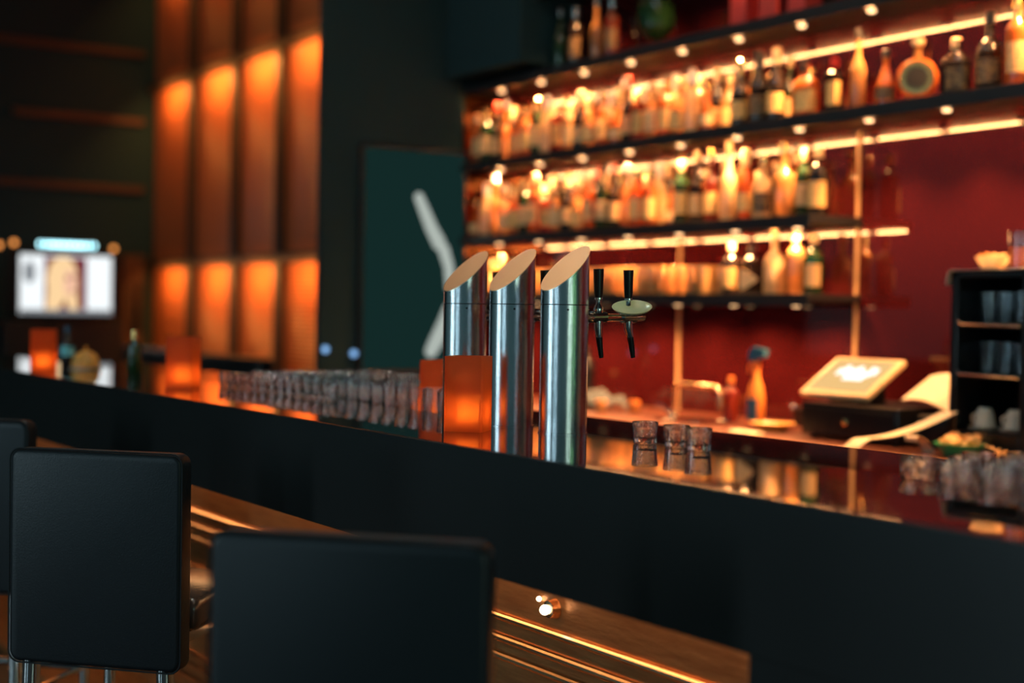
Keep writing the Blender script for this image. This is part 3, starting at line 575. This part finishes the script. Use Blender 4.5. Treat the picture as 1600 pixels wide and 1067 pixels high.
# ------------------------------------------------------------------ the bar
BT = 1.10; X0, X1 = -7.2, 1.2
t = thing('bar_counter', 'long glossy black bar with deep front fascia and copper panelled front', 'bar', (-2.5, 1.42, 0)); OX = 2.5
obj('bar_top', box(X0+OX, X1+OX, .0065, .40, BT-.05, BT, .0015), 'black_gloss', t)
obj('fascia', box(X0+OX, X1+OX, 0, .006, .87, BT-.0006, .0015), 'black_fascia', t)
obj('soffit', box(X0+OX, X1+OX, .03, .31, .93, .95), 'black_shelf', t)
obj('rear_wall', box(X0+OX, X1+OX, .36, .40, 0, BT-.05), 'black_shelf', t)
obj('work_ledge', box(X0+OX, X1+OX, .40, 1.02, BT-.07, BT-.04, .003), 'black_gloss', t)
obj('under_cabinet', box(X0+OX, X1+OX, .42, .95, 0, BT-.07), 'black_shelf', t)
obj('copper_panel', box(X0+OX, -1.5+OX, .30, .36, 0, .93), 'copper', t)
for z in (.687, .640, .601, .505, .22, .185, .14): obj('copper_rail', tube([(X0+OX, .293, z), (-1.5+OX, .293, z)], .0085 if z > .55 else .006, 10), 'copper_rail', t)
obj('end_block', box(-1.5+OX, X1+OX, .0, .36, 0, .87), 'black_fascia', t)
obj('foot_step', box(X0+OX, -1.5+OX, 0, .30, 0, .03, .004), 'copper', t)
obj('led_strip', box(X0+OX, -1.52+OX, .20, .215, .922, .93), 'under_led', t)
t = thing('panel_glint', 'small glow standing for a reflected light on the copper panel, right of the near stool', 'lamp', (-2.40, 1.7192, .74))  # glowing bulbs stand in for a light reflected in the copper
obj('housing', lathe([(0, 0), (.022, 0), (.018, .018), (.012, .02), (0, .02)], 16), 'copper_rail', t, rot=(pi/2, 0, 0))  # part of the stand-in glow on the copper panel
b = bmesh.new(); bmesh.ops.create_uvsphere(b, u_segments=12, v_segments=8, radius=.011); obj('bulb', b, 'glint_glow', t, loc=(0, -.026, 0))
b = bmesh.new(); bmesh.ops.create_uvsphere(b, u_segments=10, v_segments=8, radius=.006); obj('bulb', b, 'glint_glow', t, loc=(-.05, -.006, .012))

# ------------------------------------------------------------------ beer columns
def beer_column(label):
    t = thing('beer_column', label, 'beer tap'); r_ = .0515; seg = 64
    bm = lathe([(r_, .0), (r_, .2725)], seg, cap=False); obj('tube_body', bm, 'steel', t)
    obj('base_ring', lathe([(r_, 0), (r_+.0015, 0), (r_+.0015, .003), (r_, .0035)], seg, cap=False), 'steel', t)
    obj('seam_ring', lathe([(r_-.0008, .2725), (r_-.0008, .2745)], seg, cap=False), 'black_plastic', t)
    bm = bmesh.new(); lo, hi, inn = [], [], []
    for i in range(seg):
        q = 2*pi*i/seg; x, y = cos(q), sin(q); zz = .3515+ .0485*y*1.0
        lo.append(bm.verts.new((r_*x, r_*y, .2745))); hi.append(bm.verts.new((r_*x, r_*y, zz)))
    for i in range(seg): j = (i+1) % seg; bm.faces.new((lo[i], lo[j], hi[j], hi[i]))
    obj('slanted_collar', bm, 'steel', t)
    bm = bmesh.new(); A = [bm.verts.new(((r_+.0004)*cos(2*pi*i/seg), (r_+.0004)*sin(2*pi*i/seg), .3516+.0485*sin(2*pi*i/seg))) for i in range(seg)]; A2 = [bm.verts.new(((r_+.0004)*cos(2*pi*i/seg), (r_+.0004)*sin(2*pi*i/seg), .3496+.0485*sin(2*pi*i/seg))) for i in range(seg)]
    bm.faces.new(A); bm.faces.new(A2[::-1])
    for i in range(seg): j = (i+1) % seg; bm.faces.new((A2[i], A2[j], A[j], A[i]))
    obj('slanted_cap', bm, 'steel_cap', t)
    obj('set_screw', lathe([(0, 0), (.0025, 0), (.0025, .001), (0, .001)], 10), 'black_plastic', t, loc=(.0515*cos(R(-28)), .0515*sin(R(-28)), .263), rot=(0, pi/2, R(-28)))
    # tap arm runs to the bartender side
    arm = obj('tap_arm', tube([(0, .045, .247), (0, .10, .247), (0, .105, .247), (0, .215, .250)], [.0115, .0115, .0085, .0085], 16), 'chrome', t)
    obj('arm_flange', tube([(0, .050, .247), (0, .060, .247)], .015, 18), 'chrome', arm)
    for k, y in enumerate((.090, .172)):
        fc = obj('faucet', tube([(0, y-.018, .248), (0, y+.018, .249)], [.0125, .0125], 16), 'chrome', t)
        tube_ = tube([(0, y, .240), (0, y+.001, .222), (0, y+.003+.004*k, .205)], [.0105, .0095, .0075], 14); obj('spout_body', tube_, 'chrome', fc)
        obj('spout_sleeve', tube([(0, y+.003+.004*k, .205), (0, y+.010+.006*k, .160)], [.0075, .0050], 12), 'black_plastic', fc)
        obj('valve_collar', lathe([(.009, .255), (.011, .262), (.011, .268), (.006, .276), (.0055, .284), (.009, .286), (.009, .290)], 16, cy=y), 'chrome', fc)
        obj('tap_handle', tube([(0, y, .286), (0, y-.0005, .30), (0, y-.0015, .352)], [.0075, .0095, .0115], 18), 'black_plastic', fc)
    return t
BX = [(-2.457, 1.772), (-2.663, 1.775), (-2.868, 1.778)]
labs = ['nearest slant-topped steel beer column, with two black tap handles to its right', 'middle slant-topped steel beer column of the three', 'farthest slant-topped steel beer column, rising behind the orange candle']
bc = beer_column(labs[0]); bc.location = (BX[0][0], BX[0][1], BT)
for i in (1, 2): dup(bc, (BX[i][0], BX[i][1], BT), 0, labs[i])
# oval medallion on the near column's taps
bm = bmesh.new()
prof = [(0, 0), (.030, .002), (.040, .006), (.044, .011), (.0415, .011), (.037, .0085), (.028, .0055), (0, .0035)]
lathe(prof, 32, bm=bm, sy=.88)
o = obj('medallion', bm, 'pale_green', bc, loc=(.022, .165, .262)); o.rotation_euler = Vector((.30, -.26, .93)).to_track_quat('Z', 'Y').to_euler(); o['label'] = 'pale green oval medallion fixed to the rear tap'
obj('medallion_bracket', tube([(0, .172, .252), (.018, .168, .2605)], .004, 8), 'chrome', bc)

# ------------------------------------------------------------------ candles
def candle(label):
    t = thing('candle_holder', label, 'candle'); s = .0425; h = .16; th = .003
    bm = bmesh.new()
    o_ = [(-s, -s), (s, -s), (s, s), (-s, s)]; i_ = [(x*(s-th)/s, y*(s-th)/s) for x, y in o_]
    c_ = .004; o8 = []
    for (x, y), (ux, uy), (vx, vy) in zip(o_, ((0, 1), (-1, 0), (0, -1), (1, 0)), ((1, 0), (0, 1), (-1, 0), (0, -1))): o8 += [(x+ux*c_, y+uy*c_), (x+vx*c_, y+vy*c_)]
    V = [[bm.verts.new((x, y, z)) for x, y in o8] for z in (0, h)]     # one thin sheet of plastic, open at the top
    for k in range(8): j = (k+1) % 8; bm.faces.new((V[0][k], V[0][j], V[1][j], V[1][k]))
    bm.faces.new(V[0])
    obj('shade', bm, 'candle_shade', t)
    obj('tealight', lathe([(0, .004), (.019, .004), (.019, .020), (.017, .0195), (0, .018)], 20), 'wax', t)
    obj('flame', lathe([(0, .021), (.008, .026), (.012, .036), (.008, .050), (0, .066)], 12), 'flame', t)
    obj('frosted_cup', lathe([(.021, .004), (.023, .030), (.024, .078)], 28, cap=False), 'frosted_cup', t)
    l = bpy.data.lights.new('candle_glow', 'POINT'); l.energy = 1.1; l.color = (1, .50, .22); l.shadow_soft_size = .010
    o = bpy.data.objects.new('candle_glow', l); C.objects.link(o); o.parent = t; o.location = (0, 0, .045)
    return t
cd = candle('orange square candle holder nearest on the bar, in front of the beer columns'); cd.location = (-2.592, 1.618, BT); cd.rotation_euler = (0, 0, R(43))
dup(cd, (-4.275, 1.615, BT), R(48.3), 'orange square candle holder alone at the middle of the bar, in front of the blinds')
dup(cd, (-5.42, 1.50, BT), R(-23.5), 'dark red square candle holder at the far left end of the bar, below the television')
dup(cd, (-3.355, 2.0, BT-.0394), R(38), 'orange candle holder seen behind the rows of glasses, left of the beer columns')

# ------------------------------------------------------------------ unseen ceiling lamps added to put sparkle on the glasses
for i in range(7):
    x = -5.6+.75*i; t = thing('added_sparkle_lamp', 'unseen round lamp added above the bar for glass sparkle, %s from the blinds end' % ORD[i], 'lamp', (x, 2.25 if i % 2 else 1.6, 4.4))
    obj('trim_ring', lathe([(.10, -.012), (.125, -.012), (.125, 0), (.10, 0), (.10, -.012)], 20, cap=False), 'chrome', t); obj('lens', lathe([(0, -.006), (.10, -.006), (.10, 0), (0, 0)], 20), 'sparkle_glow_cool' if i % 3 == 1 else 'sparkle_glow', t)

# ------------------------------------------------------------------ glasses
shot = tumbler('shot_glass', 'bar_glass', .0225, .0262, .044, 'glass', 'x', None, th=.0028, base=.011, seg=24, flutes=12)
for i, (x, y, lab) in enumerate(((-2.195, 1.785, 'left of the three short glasses standing on the bar right of the beer columns'), (-2.105, 1.79, 'middle of the three short glasses standing on the bar'), (-2.035, 1.785, 'right of the three short glasses standing on the bar'))):
    o = shot if i == 0 else shot.copy()
    if i: C.objects.link(o)
    o.location = (x, y, BT); o['label'] = lab; o['group'] = 'three short glasses on the bar'
for r_ in range(1):
    for i in range(13):
        o = shot.copy(); C.objects.link(o); o.location = (-4.345+.062*i, 1.788, BT)
        o['label'] = 'short clear glass in the single front row on the bar top, %s from left' % ORD[i]; o['group'] = 'short glasses on the bar edge'
hb = tumbler('bar_glass', 'bar_glass', .0270, .0325, .092, 'glass', 'clear glass in the packed rows behind the bar, left of the beer columns', 'packed glasses left of the beer columns', th=.0026, base=.012, seg=24, flutes=12)
k = 0
for r_ in range(6):
    for i in range(20):
        x = -4.24+.073*i+(.036 if r_ % 2 else 0); y = 1.862+.073*r_
        if x > -1.61*y or math.hypot(x+3.355, y-2.0) < .095: continue
        o = hb if k == 0 else hb.copy(); o.location = (x, y, BT-.0394)
        if k: C.objects.link(o)
        o['label'] = 'clear packed glass left of the beer columns, %s from left, %s row back' % (ORD[i], ORD[r_])
        k += 1
lg = tumbler('low_glass', 'bar_glass', .0255, .0305, .070, 'glass', 'x', None, th=.0028, base=.012, seg=24, flutes=12)
for r_ in range(4):
    for i in range(8):
        o = lg.copy() if r_+i else lg
        if r_+i: C.objects.link(o)
        o.location = (-1.575+.078*i+(.036 if r_ % 2 else 0), 1.862+.076*r_, BT-.0394)
        o['label'] = 'clear glass in dark right-hand cluster behind the bar, %s from left, %s row back' % (ORD[i], ORD[r_]); o['group'] = 'glasses behind the bar at the right'

# ------------------------------------------------------------------ far left end of the bar
t = thing('small_bottle', 'small dark bottle with cyan band beside the far candle', 'bottle', (-5.80, 1.70, BT)); obj('glass_body', lathe(B(.026, .16, KIND['whisky'][2]), 18), 'g_dark', t); obj('label', patch(.026, .045, .085, -pi, pi*.98, 20), 'cyan_plastic', t); obj('cap', lathe([(.011, .145), (.011, .165), (0, .166)], 12), 'blue_plastic', t)
t = thing('amber_dish', 'amber domed dish with small knob on the far end of the bar', 'dish', (-5.62, 1.72, BT)); obj('base_plate', lathe([(0, 0), (.06, 0), (.065, .006), (0, .006)], 24), 'ceramic', t); obj('dome', lathe([(.055, .006), (.054, .03), (.042, .055), (.02, .07), (0, .073)], 24), 'yellow_dish', t); obj('knob', lathe([(0, .07), (.005, .075), (.010, .085), (0, .095)], 12), 'gold', t)
t = thing('dark_bottle', 'dark green bottle with gold neck at the far left behind the bar', 'bottle', (-5.16, 1.76, BT)); obj('glass_body', lathe(B(.028, .16, KIND['bordeaux'][2]), 18), 'g_green', t); obj('cap', lathe([(.012, .13), (.012, .162), (0, .163)], 12), 'gold', t)

# ------------------------------------------------------------------ bar stools
def stool(label):
    t = thing('bar_stool', label, 'stool'); w_ = .212
    # back: upright padded slab, local +y is forward (towards the bar)
    bm = bmesh.new(); nu, nv = 14, 14
    box(-w_, w_, -.028, .028, .545, 1.03, bm=bm)
    es = [e for e in bm.edges if abs(e.verts[0].co.y-e.verts[1].co.y) > .03]; bmesh.ops.bevel(bm, geom=es, offset=.026, segments=5, affect='EDGES', profile=.5)
    es = [e for e in bm.edges if abs(e.verts[0].co.y-e.verts[1].co.y) < .001]; bmesh.ops.bevel(bm, geom=es, offset=.012, segments=3, affect='EDGES', profile=.5)
    bk = obj('backrest', bm, 'leather', t)
    loop = []
    for cx_, cz_, a0 in ((w_-.026, 1.03-.026, 0), (-w_+.026, 1.03-.026, 90), (-w_+.026, .545+.026, 180), (w_-.026, .545+.026, 270)):
        for k in range(5): q = R(a0+22.5*k); loop.append((cx_+.0262*cos(q), -.026, cz_+.0262*sin(q)))
    loop.append(loop[0]); obj('piping', tube(loop, .002, 8, caps=False), 'leather', bk)
    obj('seat', box(-.225, .225, .03, .41, .625, .70, .025, 4), 'leather_seat', t)
    obj('seat_frame', box(-.20, .20, .0, .39, .60, .625, .004), 'chrome', t)
    for x in (-.165, .165):
        for y in (-.004, .35): obj('leg', tube([(x, y, .60), (x*1.06, y+(.01 if y > .2 else -.01), .0)], .020 if y < .2 else .014, 16), 'chrome', t)
    obj('foot_rail', tube([(-.17, .354, .25), (.17, .354, .25)], .011, 12), 'chrome', t)
    for x in (-.17, .17): obj('side_rail', tube([(x, 0, .25), (x, .354, .25)], .009, 10), 'chrome', t)
    return t
st = stool('black leather bar stool at the left, its whole back panel in view'); st.location = (-3.165, 1.005, 0); st.rotation_euler = (0, 0, R(43))
dup(st, (-1.842, .955, 0), R(43), 'nearest black leather bar stool, blurred, cut by the bottom of the picture')
dup(st, (-4.19, .945, 0), R(43), 'black leather bar stool at the left edge, mostly hidden behind the full-backed one')
